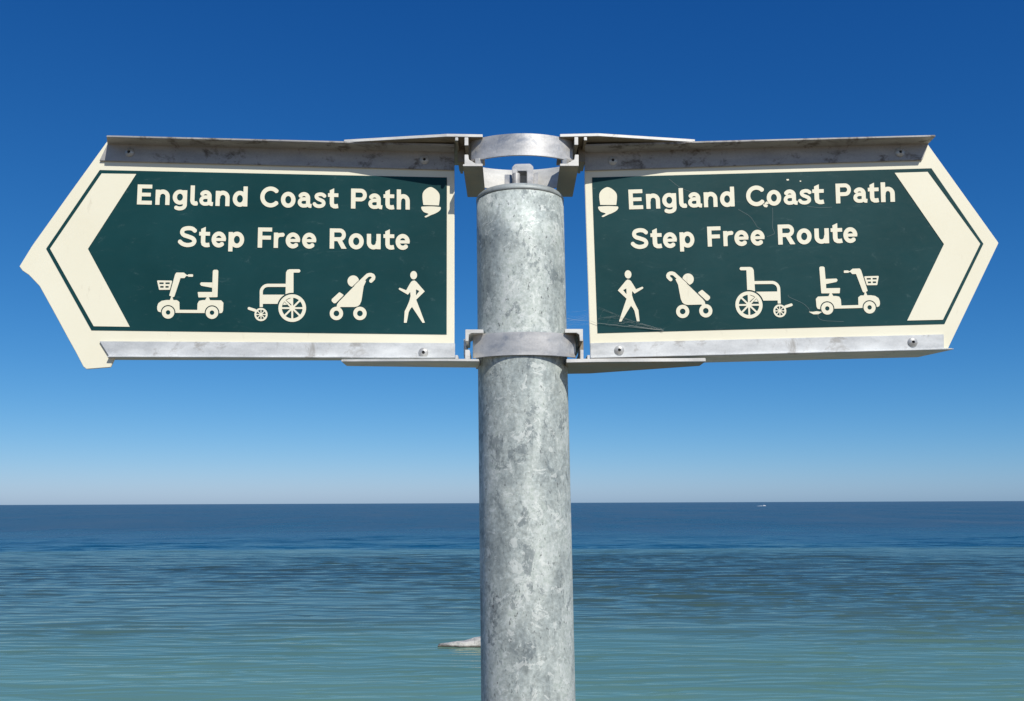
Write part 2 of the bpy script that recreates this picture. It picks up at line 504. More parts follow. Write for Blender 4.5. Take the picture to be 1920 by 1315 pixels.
# --- letters: cap height 100, x to the right, y up
def glyphs():
    G = {}; s = 20
    O = lambda cx: minus(s_circ(cx, 37.5, 36, 39.5), s_circ(cx, 37.5, 16, 20.5))
    G['E'] = (74, union(s_box(0, 0, 21, 100), s_box(0, 0, 74, 18), s_box(0, 41.5, 67, 58.5), s_box(0, 82, 73, 100)))
    G['F'] = (71, union(s_box(0, 0, 21, 100), s_box(0, 41, 66, 59), s_box(0, 82, 71, 100)))
    G['P'] = (79, union(s_box(0, 0, 21, 100), s_stroke([(9, 91)] + arc(48, 68.5, 21.5, 22.5, 90, -90) + [(9, 46)], 18)))
    G['R'] = (84, union(s_box(0, 0, 21, 100), s_stroke([(9, 91)] + arc(50, 69, 21, 22, 90, -90) + [(9, 47)], 18), s_poly([(34, 47), (57, 47), (84, 0), (60, 0)])))
    G['C'] = (94, s_stroke(arc(52, 50, 42, 42.5, 40, 320, 40), 19.5))
    G['S'] = (93, s_stroke(spline([(85, 79), (70, 90), (47, 92.5), (25, 86), (18.5, 71), (28, 58), (50, 50.5), (74, 41), (82.5, 27), (73, 13), (48, 7.5), (24, 13), (7, 26)]), 19))
    G['o'] = (71, O(35.5))
    G['n'] = (71, union(s_box(0, 0, 20, 75), s_stroke([(12, 38)] + arc(36, 42, 24.5, 24.5, 168, 0) + [(60.5, 0)], 20)))
    G['h'] = (65, union(s_box(0, 0, 20, 100), s_stroke([(11, 38)] + arc(33, 42, 22, 24.5, 168, 0) + [(55, 0)], 20)))
    G['u'] = (69, union(s_box(49, 0, 69, 75), s_stroke([(10, 75)] + arc(33, 33, 23, 24.5, 180, 348) + [(57, 38)], 20)))
    G['l'] = (36, s_stroke([(10, 100), (10, 24), (13, 15), (20, 10), (28, 9.5), (35, 11)], 20))
    G['d'] = (74, union(O(36), s_box(54, 0, 74, 100)))
    G['p'] = (78, union(O(42), s_box(0, -21, 20, 75)))
    G['g'] = (72, union(minus(s_circ(36, 40, 36, 37), s_circ(36, 40, 16, 19)), s_box(52.5, -2, 72, 75), s_stroke([(62.3, 6)] + arc(36, -1, 26.3, 16.5, 0, -138), 18)))
    G['a'] = (68, union(s_stroke(arc(31, 47.5, 20.5, 20.5, 152, 0) + [(51.5, 22), (53.5, 13), (59, 9), (68, 8)], 18.5),
                        s_stroke([(51, 43)] + arc(29, 25.5, 19.5, 17.2, 90, 270) + [(40, 9), (52, 15)], 16.5)))
    G['s'] = (63, s_stroke(spline([(57, 59), (46, 67), (32, 68.5), (18, 64), (15, 54), (23, 45), (38, 38.5), (50, 31), (51.5, 19), (43, 10.5), (28, 7.5), (13, 11), (4, 20)]), 16.5))
    G['t'] = (52, union(s_poly([(9, 89), (30, 99), (30, 60), (9, 60)]), s_box(0, 57, 52, 74), s_stroke([(19.5, 70), (19.5, 24), (22.5, 14), (31, 9), (40, 8.5), (51, 10.5)], 20)))
    G['e'] = (71, union(s_stroke(arc(35.5, 37.5, 26, 29.5, 0, 316, 40), 19.5), s_box(17, 30.5, 70, 44.5)))
    G['r'] = (47, union(s_box(0, 0, 20, 75), s_stroke(spline([(10, 36), (14, 53), (24, 63), (47, 66)]), 18)))
    return G
GLYPH = {}
for ch, (w, fn) in glyphs().items():
    GLYPH[ch] = (w, contour(lambda X, Y, fn=fn: fn(X, Y) - 0.9, (-4, -32, w + 10, 106), 0.8))

# --- symbols, outlines read off the photograph (pixel units of an enlarged view)
def wheel(cx, cy, r, hub): return minus(s_circ(cx, cy, r), s_circ(cx, cy, hub))
def spoked(cx, cy, r, ri, w):
    sp = [s_stroke([(cx - ri * math.cos(R(a)), cy - ri * math.sin(R(a))), (cx + ri * math.cos(R(a)), cy + ri * math.sin(R(a)))], w) for a in (0, 45, 90, 135)]
    return union(minus(s_circ(cx, cy, r), s_circ(cx, cy, ri)), *sp)
SYM = {}
SYM['scooter'] = ((80, 90, 905, 705), union(
    minus(s_poly([(103, 240), (264, 242), (240, 334), (124, 335)], 9), s_box(120, 255, 172, 275, 4), s_box(193, 255, 245, 275, 4), s_box(130, 298, 172, 319, 4), s_box(193, 298, 232, 319, 4)),
    s_poly([(330, 145), (412, 146), (438, 167), (418, 194), (368, 194), (293, 418), (284, 423), (249, 408), (318, 160)], 9),
    s_stroke([(430, 172), (480, 172)], 14), s_box(465, 157, 525, 187, 8),
    s_poly([(245, 470), (262, 425), (275, 425), (290, 470)]),
    minus(s_poly([(103, 545), (115, 510), (152, 484), (205, 475), (328, 476), (352, 494), (354, 592), (584, 594), (587, 512), (602, 484), (640, 476), (858, 479), (880, 502), (876, 592), (866, 612), (838, 617), (660, 613), (310, 611), (140, 606), (112, 596), (103, 575)], 9),
          s_circ(225, 615, 88), s_circ(752, 618, 88)),
    wheel(225, 615, 75, 27), wheel(752, 618, 75, 27),
    s_poly([(668, 470), (690, 430), (712, 430), (730, 470)]),
    s_poly([(589, 378), (762, 378), (762, 312), (628, 288), (616, 274), (624, 262), (764, 264), (770, 118), (780, 111), (812, 111), (820, 120), (810, 424), (596, 427)], 8)))
SYM['wheelchair'] = ((1170, 85, 1895, 740), union(
    minus(union(s_stroke([(1685, 117), (1792, 117)], 40, 'round'), s_poly([(1648, 138), (1662, 112), (1692, 105), (1722, 105), (1722, 400), (1642, 405)], 8),
                s_stroke([(1645, 290)] + arc(1425, 370, 82, 80, 270, 180, 14) + [(1343, 550)], 38),
                s_poly([(1345, 402), (1640, 402), (1640, 512), (1345, 512)])), s_circ(1715, 563, 184)),
    spoked(1715, 563, 166, 124, 22), s_poly([(1642, 468), (1704, 441), (1704, 520)]), s_poly([(1602, 525), (1618, 490), (1655, 523)]),
    spoked(1340, 640, 79, 57, 12), s_stroke([(1197, 567), (1266, 589)], 34, 'round')))
SYM['pushchair'] = ((365, 130, 935, 715), union(
    inter(s_circ(655, 240, 69), s_poly([(500, 445), (850, 105), (850, 0), (400, 0), (400, 445)])),
    s_stroke([(690, 300), (826, 170), (848, 163), (870, 163), (890, 173), (899, 190), (896, 208), (868, 237)], 44, 'round'),
    s_poly([(728, 248), (800, 240), (772, 300), (760, 380), (745, 475), (728, 515), (705, 534), (672, 542), (500, 542), (486, 560), (462, 555), (470, 518), (492, 488)], 8),
    s_poly([(490, 385), (526, 408), (440, 493), (426, 494), (406, 474), (408, 460)], 11),
    wheel(453, 627, 80, 34), wheel(735, 627, 80, 34)))
SYM['walker'] = ((1190, 110, 1530, 750), union(s_circ(1380, 168, 41, 50), minus(
    s_poly([(1388, 233), (1408, 245), (1510, 362), (1408, 462), (1450, 570), (1512, 737), (1487, 738), (1420, 635), (1360, 545), (1335, 578), (1318, 612), (1295, 737), (1265, 737), (1274, 602), (1302, 545), (1330, 478), (1345, 420), (1340, 365), (1310, 400), (1206, 340), (1203, 328), (1213, 321), (1292, 352), (1320, 300), (1350, 250), (1368, 237)], 2),
    s_poly([(1408, 338), (1448, 358), (1408, 412)]))))
SYM['acorn'] = ((1480, 175, 1735, 540), union(
    s_poly(spline([(1522, 388), (1513, 305), (1518, 252), (1550, 210), (1604, 186), (1658, 211), (1698, 255), (1707, 305), (1698, 392)]) + [(1697, 393)]),
    s_poly(spline([(1506, 406), (1610, 403), (1712, 410)]) + spline([(1720, 416), (1716, 438), (1688, 466), (1640, 490), (1612, 500), (1555, 528)]) + spline([(1546, 528), (1538, 516), (1580, 489), (1530, 468), (1506, 440), (1497, 414)]))))
SYMMESH = {k: contour(fn, bb, 3.2) for k, (bb, fn) in SYM.items()}
SRC = {'scooter': ((280, 490), 6.4), 'wheelchair': ((280, 490), 6.4), 'pushchair': ((560, 490), 6.4), 'walker': ((560, 490), 6.4), 'acorn': ((540, 320), 6.0)}

def affine(src, dst):
    A = np.array([[x, y, 1] for x, y in src], float); B = np.array(dst, float)
    return np.linalg.solve(A, B)

# ------------------------------------------------------------------ the two signs
YP = 1.212               # plane of the sign faces
YF = 1.184               # front edge of the top rail flange
YB0, YB1 = 1.165, 1.290  # front and back of the bracket extrusions

def on_face(px_pts, lift): return [P(x, y, YP - lift) for x, y in px_pts]

def film(name, verts_px, faces, lift, mat, parent, org):
    return mk(name, on_face(verts_px, lift), faces, mat, parent, org, fix=False)

def prism_panel(px_poly, thick):
    m = MB()
    a = on_face(px_poly, 0.0); c = [Vector((p.x, p.y + thick, p.z)) for p in a]
    m.loft([a, c]); return m

def rail_top(m, ends):
    """ends: (web_bottom_px, flange_front_px, web_top_x) at each end; L section with a forward flange"""
    secs = []
    t = 0.0026
    for wb, ff, wtx in ends:
        yb = YP - 0.0004
        e_ = P(ff[0], ff[1], YF); zt = e_.z
        b0 = P(wb[0], wb[1], yb - t)
        wx = P(wtx, 272, yb - t).x
        secs.append([Vector((b0.x, yb, b0.z)), Vector((b0.x, yb - t, b0.z)), Vector((wx, yb - t, zt - t)), Vector((e_.x, YF, zt - t)), Vector((e_.x, YF, zt)), Vector((wx, yb, zt))])
    m.loft(secs)

def rail_bottom(m, ends, depth=0.048):
    """ends: (web_top_px, web_bottom_px, flange corner x); flange runs back under the panel"""
    secs = []; t = 0.0026
    for wt, wb, fx in ends:
        yf = YP - 0.0004 - t
        a, c = P(*wt, yf), P(*wb, yf)
        q = P(fx, wb[1], yf).x
        secs.append([Vector((a.x, yf, a.z)), Vector((c.x, yf, c.z + t)), Vector((q, yf - 0.004, c.z + t * 0.6)), Vector((q, yf - 0.004, c.z)), Vector((c.x - (q - c.x) * 0.8, yf + depth, c.z)),
                     Vector((c.x - (q - c.x) * 0.8, yf + depth, c.z + t)), Vector((c.x, yf + t, c.z + t)), Vector((a.x, yf + t, a.z))])
    m.loft(secs)

def rivet(px, py, parent, org, face, r=0.0062):
    c = P(px, py, face)
    v, f = [], []; n = 20
    prof = [(r, 0.0), (r, 0.0008), (r * 0.80, 0.0018), (r * 0.42, 0.0030), (r * 0.34, 0.0031), (r * 0.30, 0.0012)]
    for rr, h in prof:
        for i in range(n):
            t = 2 * math.pi * i / n; v.append(Vector((c.x + rr * math.cos(t), face - h, c.z + rr * math.sin(t))))
    for k in range(len(prof) - 1):
        for i in range(n):
            j = (i + 1) % n; f.append((k * n + i, k * n + j, (k + 1) * n + j, (k + 1) * n + i))
    f.append(tuple(range(n)))
    o = mk("rivet", v, f, M_RIVET, parent, org)
    h = [Vector((c.x + r * 0.31 * math.cos(2 * math.pi * i / n), face - 0.0013, c.z + r * 0.31 * math.sin(2 * math.pi * i / n))) for i in range(n)]
    mk("rivet_hole", h, [tuple(range(n))], M_HOLE, o, org)

def bracket(parent, org, front, tip, inner_x, plate_px_y, th, legs, profs, deep_box, back=YB1 - 0.02):
    """end bracket: a tapering plate lying on (or under) the rail plus a slotted channel running back past the post"""
    m = MB()
    a = P(inner_x, plate_px_y[0], YB0); c = P(front, plate_px_y[1], YB0); t_ = P(tip, plate_px_y[2], YF + 0.001)
    zt = [a.z, c.z, t_.z]
    top = [Vector((a.x, YB0, a.z)), Vector((c.x, YB0, c.z)), Vector((t_.x, YF + 0.001, t_.z)), Vector((t_.x, YP + 0.012, t_.z)), Vector((c.x, back, c.z)), Vector((a.x, back, a.z))]
    bot = [p - Vector((0, 0, th)) for p in top]
    m.loft([top, bot])
    for pr in legs + profs: m.ext_y(pr, YB0 + 0.0002, YB1 if back > YP + 0.02 else back - 0.001)
    m.ext_y(deep_box, YB0 + 0.036, YB0 + 0.072)
    o = m.build("bracket", M_ALU if back > YP + 0.02 else M_CUT, parent, org, bevel=0.0004)
    o.data.materials.append(M_CUT)               # bright sawn ends of the extrusion
    for p in o.data.polygons:
        if p.normal.y < -0.5 and p.center.y + org.y < YB0 + 0.03: p.material_index = 1
    return o

def letters(panel, org, runs, up_at):
    """runs: (text, [x_left..., x_right...] in px per letter, baseline (x,y)-(x,y), cap height px)"""
    for word, xs, (ba, bb_), cap in runs:
        for ch, (xl, xr) in zip(word, xs):
            w, (vv, ff) = GLYPH[ch]
            sx = (xr - xl) / w
            def mp(p):
                x = xl + p[0] * sx
                t = (x - ba[0]) / (bb_[0] - ba[0])
                y = ba[1] + t * (bb_[1] - ba[1])
                h = p[1] / 100.0 * cap
                return (x + h * up_at(x), y - h)
            film("letter", [mp(p) for p in vv], ff, 0.0011, M_CREAM, panel, org)

def symbol(kind, panel, org, mapping=None):
    (ox, oy), s = SRC[kind]
    vv, ff = SYMMESH[kind]
    if mapping is None: pts = [(ox + x / s, oy + y / s) for x, y in vv]
    else:
        A = affine(*mapping); pts = [tuple(np.array([x, y, 1.0]) @ A) for x, y in vv]
    o = film(kind + "_symbol", pts, ff, 0.0011, M_CREAM, panel, org)
    return o

def zs(ox, oy, s, pairs): return [(ox + a / s, ox + c / s) for a, c in pairs]

# ---- sign pointing left
orgL = P(510, 672, YP)
SL = tag(empty("direction_sign", orgL), "green and cream fingerpost sign whose arrow points away left, tip edge swollen and uneven", "sign")
panelL = prism_panel([(203, 262), (130, 363), (60, 461), (36, 500), (42, 508), (54, 516), (74, 537), (100, 584), (127, 634), (142, 661), (156, 688), (162, 692.5), (207, 689), (216, 670), (852, 670), (852, 282)], 0.003).build("panel", M_CREAM, SL, orgL, bevel=0.0006)
film("green_field", [(187, 319), (838, 333), (837.5, 627.5), (171.5, 619.5), (86.5, 466.5)], [(0, 1, 2, 3, 4)], 0.0005, M_GREEN, panelL, orgL)
film("chevron", [(190.5, 325.5), (255.5, 326.5), (164.8, 467), (243.3, 613), (175.7, 612), (93.8, 466.5)], [(0, 1, 2, 5), (5, 2, 3, 4)], 0.0011, M_CREAM, panelL, orgL)
upL = lambda x: 0.045 - 0.045 * (x - 255) / 510
bl1 = ((257, 383.2), (768, 393)); bl2 = ((333, 462.3), (768, 468))
z1 = lambda p: zs(240, 320, 6, p); z2 = lambda p: zs(540, 320, 6, p)
letters(panelL, orgL, [
    ("England", z1([(102, 265), (308, 465), (502, 660), (700, 779), (800, 952), (985, 1140), (1178, 1340)]), bl1, 36.8),
    ("Co", z1([(1487, 1695), (1722, 1880)]), bl1, 36.8),
    ("ast", z2([(108, 262), (285, 425), (450, 563)]), bl1, 36.8),
    ("Path", z2([(710, 885), (903, 1058), (1076, 1193), (1225, 1368)]), bl1, 36.8),
    ("Step", z1([(562, 768), (798, 916), (940, 1098), (1130, 1302)]), bl2, 37.2),
    ("Fr", z1([(1460, 1615), (1640, 1745)]), bl2, 37.2),
    ("ee", z2([(-25, 133), (160, 315)]), bl2, 37.2),
    ("Route", z2([(470, 656), (685, 848), (888, 1040), (1075, 1193), (1213, 1368)]), bl2, 37.2)], upL)
for k in ("scooter", "wheelchair", "pushchair", "walker", "acorn"): symbol(k, panelL, orgL)
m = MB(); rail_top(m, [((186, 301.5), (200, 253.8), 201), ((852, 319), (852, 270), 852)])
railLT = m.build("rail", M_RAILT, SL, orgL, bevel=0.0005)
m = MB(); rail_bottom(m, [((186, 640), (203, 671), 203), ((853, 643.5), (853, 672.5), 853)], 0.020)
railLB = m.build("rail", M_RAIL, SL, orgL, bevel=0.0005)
fr = YP - 0.0031
rivet(243, 286, railLT, orgL, fr); rivet(796, 300, railLT, orgL, fr); rivet(794, 661.5, railLB, orgL, fr)

# ---- sign pointing right
orgR = P(1410, 665, YP)
SR = tag(empty("direction_sign", orgR), "green and cream fingerpost sign whose arrow points away right, with scratched green face", "sign")
panelR = prism_panel([(1096, 288), (1740, 271), (1872.5, 455.5), (1776, 657), (1107, 671), (1105.5, 625), (1096.5, 345)], 0.003).build("panel", M_CREAM, SR, orgR, bevel=0.0006)
film("green_field", [(1110, 333), (1746.5, 315.8), (1844, 457.4), (1771, 607.7), (1120.3, 625)], [(0, 1, 2, 3, 4)], 0.0005, M_GREEN, panelR, orgR)
film("chevron", [(1677.5, 324.3), (1739.3, 322.5), (1838, 457.4), (1768, 599.8), (1701, 601.3), (1770, 458)], [(0, 1, 2, 5), (5, 2, 3, 4)], 0.0011, M_CREAM, panelR, orgR)
upR = lambda x: -0.046 + 0.012 * (x - 1180) / 500
br1 = ((1180, 392.6), (1677, 378.3)); br2 = ((1184, 466.5), (1608, 454.5))
z5 = lambda p: zs(1090, 320, 6, p); z6 = lambda p: zs(1380, 320, 6, p)
letters(panelR, orgR, [
    ("England", z5([(540, 695), (735, 888), (916, 1070), (1105, 1185), (1203, 1357), (1383, 1533), (1566, 1724)]), br1, 36.4),
    ("Coast", z6([(120, 326), (352, 508), (538, 692), (710, 850), (865, 990)]), br1, 36.4),
    ("Path", z6([(1128, 1297), (1322, 1477), (1490, 1607), (1635, 1787)]), br1, 36.4),
    ("Step", z5([(562, 756), (786, 907), (925, 1077), (1112, 1273)]), br2, 36.8),
    ("Fr", z5([(1425, 1572), (1603, 1702)]), br2, 36.8), ("ee", z6([(-12, 142), (170, 323)]), br2, 36.8),
    ("Route", z6([(478, 665), (690, 850), (888, 1047), (1072, 1197), (1213, 1366)]), br2, 36.8)], upR)
q8 = lambda pts: [(1360 + x / 6.0, 480 + y / 6.0) for x, y in pts]
q7 = lambda pts: [(1090 + x / 6.62, 480 + y / 6.62) for x, y in pts]
symbol("scooter", panelR, orgR, ([(225, 615), (752, 618), (793, 103)], q8([(1623, 580), (1147, 592), (1088, 120)])))
symbol("wheelchair", panelR, orgR, ([(1715, 563), (1340, 640), (1690, 97)], q8([(266, 552), (613, 619), (272, 125)])))
symbol("pushchair", panelR, orgR, ([(453, 627), (735, 627), (868, 140)], q7([(1545, 682), (1258, 690), (1105, 193)])))
symbol("walker", panelR, orgR, ([(1380, 168), (1280, 740), (1500, 740)], q7([(580, 230), (706, 814), (482, 816)])))
symbol("acorn", panelR, orgR, ([(1605, 186), (1500, 408), (1720, 408)], [(1090 + 295 / 6, 320 + 187 / 6), (1090 + 190 / 6, 320 + 407 / 6), (1090 + 416 / 6, 320 + 402 / 6)]))
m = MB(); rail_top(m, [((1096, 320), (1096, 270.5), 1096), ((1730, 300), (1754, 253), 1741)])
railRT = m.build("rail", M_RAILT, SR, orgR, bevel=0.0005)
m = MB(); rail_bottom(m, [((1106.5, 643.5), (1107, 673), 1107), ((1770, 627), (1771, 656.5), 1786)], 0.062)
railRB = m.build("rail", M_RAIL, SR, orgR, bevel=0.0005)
rivet(1149, 301.5, railRT, orgR, fr); rivet(1687, 286, railRT, orgR, fr)
rivet(1161, 657, railRB, orgR, fr); rivet(1711, 642, railRB, orgR, fr)
# scratches and chips in the green film
def scratch(pts, w, name="scratch"):
    fn = s_stroke(spline(pts, 4), w, 'round'); a = np.array(pts)
    vv, ff = contour(fn, (a[:, 0].min() - 3, a[:, 1].min() - 3, a[:, 0].max() + 3, a[:, 1].max() + 3), 0.35)
    film(name, vv, ff, 0.0008, M_SCR, panelR, orgR)
g6 = lambda pts: [(1380 + x / 6, 320 + y / 6) for x, y in pts]
scratch(g6([(25, 437), (100, 480), (165, 525), (210, 590), (245, 640), (278, 655)]), 0.5)
scratch(g6([(412, 420), (413, 540), (411, 640), (430, 690), (425, 715), (350, 745)]), 0.5)
scratch(g6([(800, 403), (860, 410), (960, 418), (1080, 412)]), 0.5)
scratch(q8([(705, 440), (720, 465), (800, 500), (880, 540), (930, 585), (952, 625)]), 0.5)
scratch(q8([(1040, 650), (1050, 700), (1110, 728), (1220, 735), (1330, 740)]), 0.5)
scratch([(1254, 335.5), (1274, 351), (1297, 361)], 0.5)
def chip(pts, mat=M_CREAM):
    fn = s_poly(pts, 0.4); a = np.array(pts)
    vv, ff = contour(fn, (a[:, 0].min() - 2, a[:, 1].min() - 2, a[:, 0].max() + 2, a[:, 1].max() + 2), 0.4)
    film("paint_chip", vv, ff, 0.0008, mat, panelR, orgR)
chip(g6([(305, 385), (335, 380), (358, 395), (345, 412), (320, 408)])); chip(g6([(322, 372), (345, 350), (380, 368), (350, 378)]))
chip(q8([(945, 630), (985, 632), (1025, 625), (1082, 632), (1045, 655), (990, 655)]))
chip(g6([(568, 100), (590, 97), (596, 108), (575, 112)])); chip(g6([(718, 116), (732, 116), (730, 124), (720, 124)]))

# ---- brackets: plates on the rails and slotted channels beside the post
bracket(SL, orgL, 838, 645, 905, (252, 251, 262), 0.0040,
        [[(853.5, 257.5), (859, 257.5), (859, 264), (853.5, 264)], [(871, 257.5), (878, 257.5), (878, 273), (871, 273)]],
        [[(871, 290), (878, 290), (879, 299), (892, 307), (905, 307), (905, 312), (868, 312), (868, 308), (871, 308)]],
        [(858.5, 258), (871.5, 258), (871.5, 304), (858.5, 304)])
bracket(SR, orgR, 1122, 1303, 1050, (251.5, 250, 261.5), 0.0040,
        [[(1095, 257), (1100.5, 257), (1100.5, 263.5), (1095, 263.5)], [(1077, 257), (1084, 257), (1084, 272), (1077, 272)]],
        [[(1085, 290), (1078, 290), (1077, 299), (1063, 307), (1050, 307), (1050, 311.5), (1085, 311.5)]],
        [(1084, 258), (1097, 258), (1097, 304), (1084, 304)])
bracket(SL, orgL, 840, 640, 898, (673.5, 673, 674), 0.0030,
        [[(853.5, 666), (858.5, 666), (858.5, 674), (853.5, 674)]],
        [[(872, 656), (880.5, 656), (880.5, 674), (872, 674)], [(872.5, 618), (906, 618), (906, 625), (884, 625), (879, 628), (878, 640), (872.5, 640)]],
        [(869.5, 636), (875, 636), (875, 668), (869.5, 668)], YP + 0.008)
bracket(SR, orgR, 1120, 1323, 1062, (673.5, 672.5, 671.5), 0.0045,
        [[(1101, 666), (1106, 666), (1106, 674), (1101, 674)]],
        [[(1088, 656), (1094, 656), (1094, 674), (1088, 674)], [(1093, 617), (1059, 617), (1059, 624.5), (1081, 624.5), (1086, 628), (1087.5, 640), (1093, 640)]],
        [(1087, 636), (1094, 636), (1094, 668), (1087, 668)])

# ------------------------------------------------------------------ the post
YA = 1.216
a0, a1 = P(975.3, 400, YA), P(990.5, 1315, YA)
def axis(z):
    t = (z - a1.z) / (a0.z - a1.z); q = a1.lerp(a0, t); return q.x, q.y
RP = 0.0572
ztop = P(980, 355.0, YA - RP).z
base = Vector((*axis(0.0), 0.0))
PO = tag(empty("signpost", base), "tall round galvanised grey steel post with a flat cap, blotched with dull patches", "signpost")
rows = [(RP, z, *axis(z)) for z in np.linspace(-0.3, ztop, 40)]
v, f = lathe(rows, None, 96)
post = mk("post", v, f, M_GALV, PO, base, smooth=False)
for p in post.data.polygons: p.use_smooth = len(p.vertices) == 4
cp = [(RP + 0.0003, ztop + 0.0004), (RP + 0.0003, ztop + 0.004), (RP - 0.0010, ztop + 0.0068), (RP - 0.0040, ztop + 0.0095), (RP - 0.009, ztop + 0.0108), (RP * 0.5, ztop + 0.0116)]
v, f = lathe([(r, z, *axis(z)) for r, z in cp], None, 96)
cap = mk("cap", v, f, M_CAP, PO, base)
for p in cap.data.polygons: p.use_smooth = len(p.vertices) == 4

def band(z0, z1, xl, xr, yc, bulge, sign, name="clamp_band", t=0.0024, curl=True, mat=None):
    """strap bent to an arc in plan: sign -1 bulges towards the viewer, +1 away"""
    hw = (xr - xl) / 2; cx = (xl + xr) / 2
    Rr = (hw * hw + bulge * bulge) / (2 * bulge); a = math.asin(min(1, hw / Rr))
    path = []
    for k in range(41):
        th = -a + 2 * a * k / 40
        path.append((cx + Rr * math.sin(th), yc - sign * (Rr - Rr * math.cos(th)), th))
    if curl:
        for s_, end in ((-1, path[0]), (1, path[-1])):
            ext = []
            for k in range(1, 7):
                ph = k / 6 * 1.25; r = 0.0045
                thn = end[2] + s_ * ph
                ext.append((end[0] + s_ * r * (math.sin(abs(thn)) - math.sin(abs(end[2]))), end[1] - sign * r * (math.cos(abs(end[2])) - math.cos(abs(thn))), thn))
            if s_ < 0: path = ext[::-1] + path
            else: path = path + ext
    secs = []
    for x, y, th in path:
        n = Vector((math.sin(th), sign * math.cos(th), 0))
        o_ = Vector((x, y, 0)); i_ = o_ - n * t
        secs.append([Vector((o_.x, o_.y, z0)), Vector((o_.x, o_.y, z1)), Vector((i_.x, i_.y, z1)), Vector((i_.x, i_.y, z0))])
    m = MB(); m.loft(secs)
    return m.build(name, mat or M_BAND, PO, base, bevel=0.0004)

YC = YA - RP - 0.003
# upper clamp: front strap, rear strap, bolt clip
zu0, zu1 = P(987, 291.5, YC).z, P(987, 250.0, YC).z
band(zu0, zu1, P(884, 280, 1.17).x, P(1073, 280, 1.17).x, YC, 0.0235, -1)
# lower clamp
zl0, zl1 = P(987, 666.0, YC).z, P(987, 622.0, YC).z
band(zl0, zl1, P(888, 645, 1.17).x, P(1078, 645, 1.17).x, YC, 0.0235, -1)
xa, xb = P(893, 339, 1.285).x, P(1056, 339, 1.285).x
band(zu0, zu1, xa, xb, 1.294, 0.016, 1, curl=False, mat=M_CUT)
band(zl0, zl1, xa, xb, 1.294, 0.016, 1, curl=False, mat=M_CUT)
# clip and bolt at the middle of the rear strap
m = MB()
yb = 1.279
m.ext_y([(960, 346), (960, 314), (966, 307.5), (994, 307), (1000, 312.5), (1000, 346), (988, 346), (988, 321), (970, 321), (970, 346)], yb - 0.012, yb + 0.008)
m.ext_y([(1000.5, 346), (1000.5, 325), (1009, 323), (1009, 346)], yb - 0.004, yb)
m.ext_y([(946, 347), (946, 327), (959.5, 327.5), (959.5, 347)], yb - 0.004, yb)
clip = m.build("clamp_clip", M_BAND, PO, base, bevel=0.0006)
m = MB(); c = P(968, 326, yb - 0.018)
m.tube((c.x, c.y, c.z - 0.03), c, 0.0052, n=18)
m.build("bolt", M_BAND, clip, base, smooth=False, bevel=0.0005)
# bolt ends hanging behind the strap ends
for px in (897, 1060):
    m = MB(); c = P(px, 305, 1.176)
    m.tube((c.x, c.y, c.z - 0.006), (c.x, c.y, c.z + 0.004), 0.0055, n=6)
    m.build("bolt", M_RIVET, PO, base)

# ------------------------------------------------------------------ cobweb between post and right sign
def cobweb():
    m = MB()
    def strand(pts, r):
        for a, c in zip(pts[:-1], pts[1:]): m.tube(a, c, r, n=4)
    q = lambda x, y, d=0.0022: P(x, y, YP - d)
    def sag(a, c, s, n=8):
        return [a.lerp(c, k / n) - Vector((0, 0, s * 4 * (k / n) * (1 - k / n))) for k in range(n + 1)]
    strand(sag(q(1121, 606), q(1240, 619), 0.0004), 0.00014)
    strand(sag(P(1063, 597, YA), q(1108, 602), 0.0008), 0.00013)
    strand(sag(q(1108, 602), q(1122, 607), 0.0003), 0.00018)
    strand(sag(q(1178, 610), q(1240, 619), 0.0003), 0.00018)
    rr = random.Random(4)
    for k in range(45):
        x = 1118 + rr.random() ** 1.3 * 120; t = (x - 1118) / 125
        ylo = 617 - 3 * t; yhi = 562 + 55 * t ** 0.6
        a = q(x, yhi + rr.random() * (ylo - yhi), 0.0016 + rr.random() * 0.0012)
        x2 = min(1244, x + rr.uniform(10, 60)); t2 = (x2 - 1118) / 125
        c = q(x2, (562 + 55 * max(t2, 0) ** 0.6) + rr.random() * 4, 0.0016 + rr.random() * 0.0012)
        strand([a, c], 0.00003)
    for k in range(12):
        a = P(1063, rr.uniform(585, 615), YA - 0.01); c = q(1107, rr.uniform(580, 612))
        strand(sag(a, c, 0.0008, 4), 0.00003)
    o = m.build("cobweb", M_WEB, None, q(1110, 600), fix=False)
    tag(o, "wispy dusty cobweb strung from the post across the lower corner of the scratched sign", "cobweb")
cobweb()

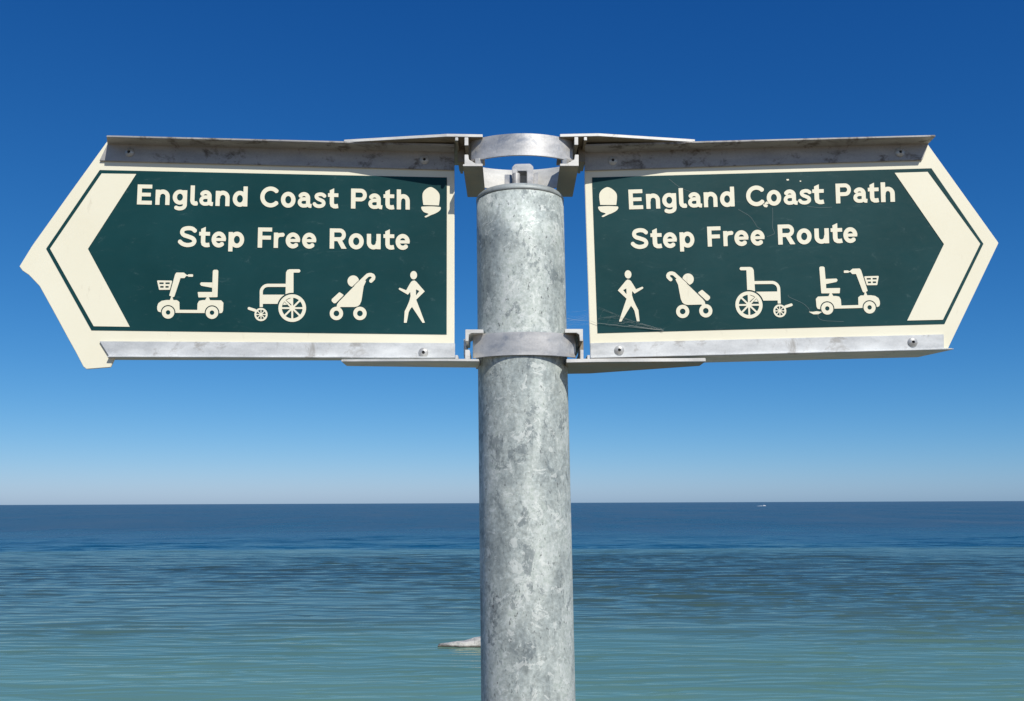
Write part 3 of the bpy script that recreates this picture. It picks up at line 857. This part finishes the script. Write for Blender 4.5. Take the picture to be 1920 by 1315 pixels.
# ------------------------------------------------------------------ rock in the shallows and boat far out
def on_sea(px, py):
    d = ray(px, py); return Vector((0, 0, CAM_Z)) + d * ((SEA_Z - CAM_Z) / d.z)
def rock():
    c = on_sea(945, 1211)
    sc = c.y / F
    nx, ny = 60, 16; v, f = [], []
    x0, x1 = (822 - 945) * sc, (1055 - 945) * sc
    for i in range(nx + 1):
        u = i / nx; x = x0 + (x1 - x0) * u
        hgt = 0.52 * min(1, (u / 0.42) ** 0.9) * min(1, ((1 - u) / 0.25)) + 0.015
        for j in range(ny + 1):
            w = j / ny; y = (w - 0.30) * (2.6 * (0.35 + 0.65 * min(1, u * 2.4)))
            prof = min(1, w / 0.10) ** 0.5 * (1 - max(0, w - 0.6) / 0.4) ** 0.6
            z = hgt * prof * (1 + 0.22 * math.sin(9 * u + 5 * w) * math.sin(17 * u - 3 * w)) + 0.03 * math.sin(37 * u + 11 * w)
            if w == 0 or j == ny or i in (0, nx): z = -0.35
            yy = y + (0.10 * math.sin(23 * u) + 0.05 * math.sin(51 * u)) * (1 - w)
            if j == 1: yy -= 0.10                     # undercut lip
            v.append(Vector((c.x + x, c.y + yy, SEA_Z + z)))
    for i in range(nx):
        for j in range(ny):
            a = i * (ny + 1) + j; f.append((a, a + 1, a + ny + 2, a + ny + 1))
    o = mk("rock", v, f, M_ROCK, None, Vector((c.x, c.y, SEA_Z)), smooth=True)
    tag(o, "low pale rock breaking the surface of the shallows behind the post", "rock")
rock()

def boat():
    c = on_sea(1433, 949.2); c.z = SEA_Z
    B = tag(empty("motorboat", c), "tiny white motorboat speeding along near the horizon", "boat")
    m = MB(); L, Bm = 6.5, 2.2
    secs = []
    for u, wdt, keel in ((-0.5, 0.9, 0.0), (-0.2, 1.0, -0.2), (0.15, 0.9, -0.2), (0.38, 0.5, 0.0), (0.5, 0.03, 0.6)):
        x = c.x + u * L; sh = 1.1 + 0.5 * max(0, u)
        secs.append([Vector((x, c.y - Bm / 2 * wdt, c.z + sh)), Vector((x, c.y - Bm / 2 * wdt * 0.7, c.z + 0.15)), Vector((x, c.y, c.z + keel - 0.2)), Vector((x, c.y + Bm / 2 * wdt * 0.7, c.z + 0.15)), Vector((x, c.y + Bm / 2 * wdt, c.z + sh))])
    m.loft(secs); m.build("hull", M_BOATW, B, c)
    m = MB(); x = c.x
    m.loft([[Vector((x - 1.6, c.y + s * 0.8, c.z + 1.0)) for s in (-1, 1)] + [Vector((x - 1.5, c.y + s * 0.7, c.z + 2.3)) for s in (1, -1)],
            [Vector((x + 1.4, c.y + s * 0.8, c.z + 1.0)) for s in (-1, 1)] + [Vector((x + 0.7, c.y + s * 0.7, c.z + 2.3)) for s in (1, -1)]])
    cab = m.build("cabin", M_BOATW, B, c)
    m = MB(); yw = c.y - 0.78
    m.loft([[Vector((x - 1.2, yw - 0.05, c.z + 1.5)), Vector((x - 1.2, yw - 0.02, c.z + 2.0)), Vector((x - 1.2, yw + 0.1, c.z + 2.0)), Vector((x - 1.2, yw + 0.1, c.z + 1.5))],
            [Vector((x + 0.7, yw - 0.05, c.z + 1.5)), Vector((x + 0.6, yw - 0.02, c.z + 2.0)), Vector((x + 0.6, yw + 0.1, c.z + 2.0)), Vector((x + 0.7, yw + 0.1, c.z + 1.5))]])
    m.build("window", M_BOATG, cab, c)
    m = MB()
    secs = []
    for k in range(13):
        u = k / 12; x = c.x - 4.2 - u * 12; hw = 0.9 + 2.2 * u; hh = 0.75 * (1 - u) ** 0.7 + 0.12
        secs.append([Vector((x, c.y - hw, c.z - 0.05)), Vector((x, c.y - hw * 0.4, c.z + hh * (1 + 0.2 * math.sin(k * 2.1)))), Vector((x, c.y + hw * 0.4, c.z + hh)), Vector((x, c.y + hw, c.z - 0.05))])
    m.loft(secs); o = m.build("wake", M_FOAM, B, c, smooth=True)
boat()
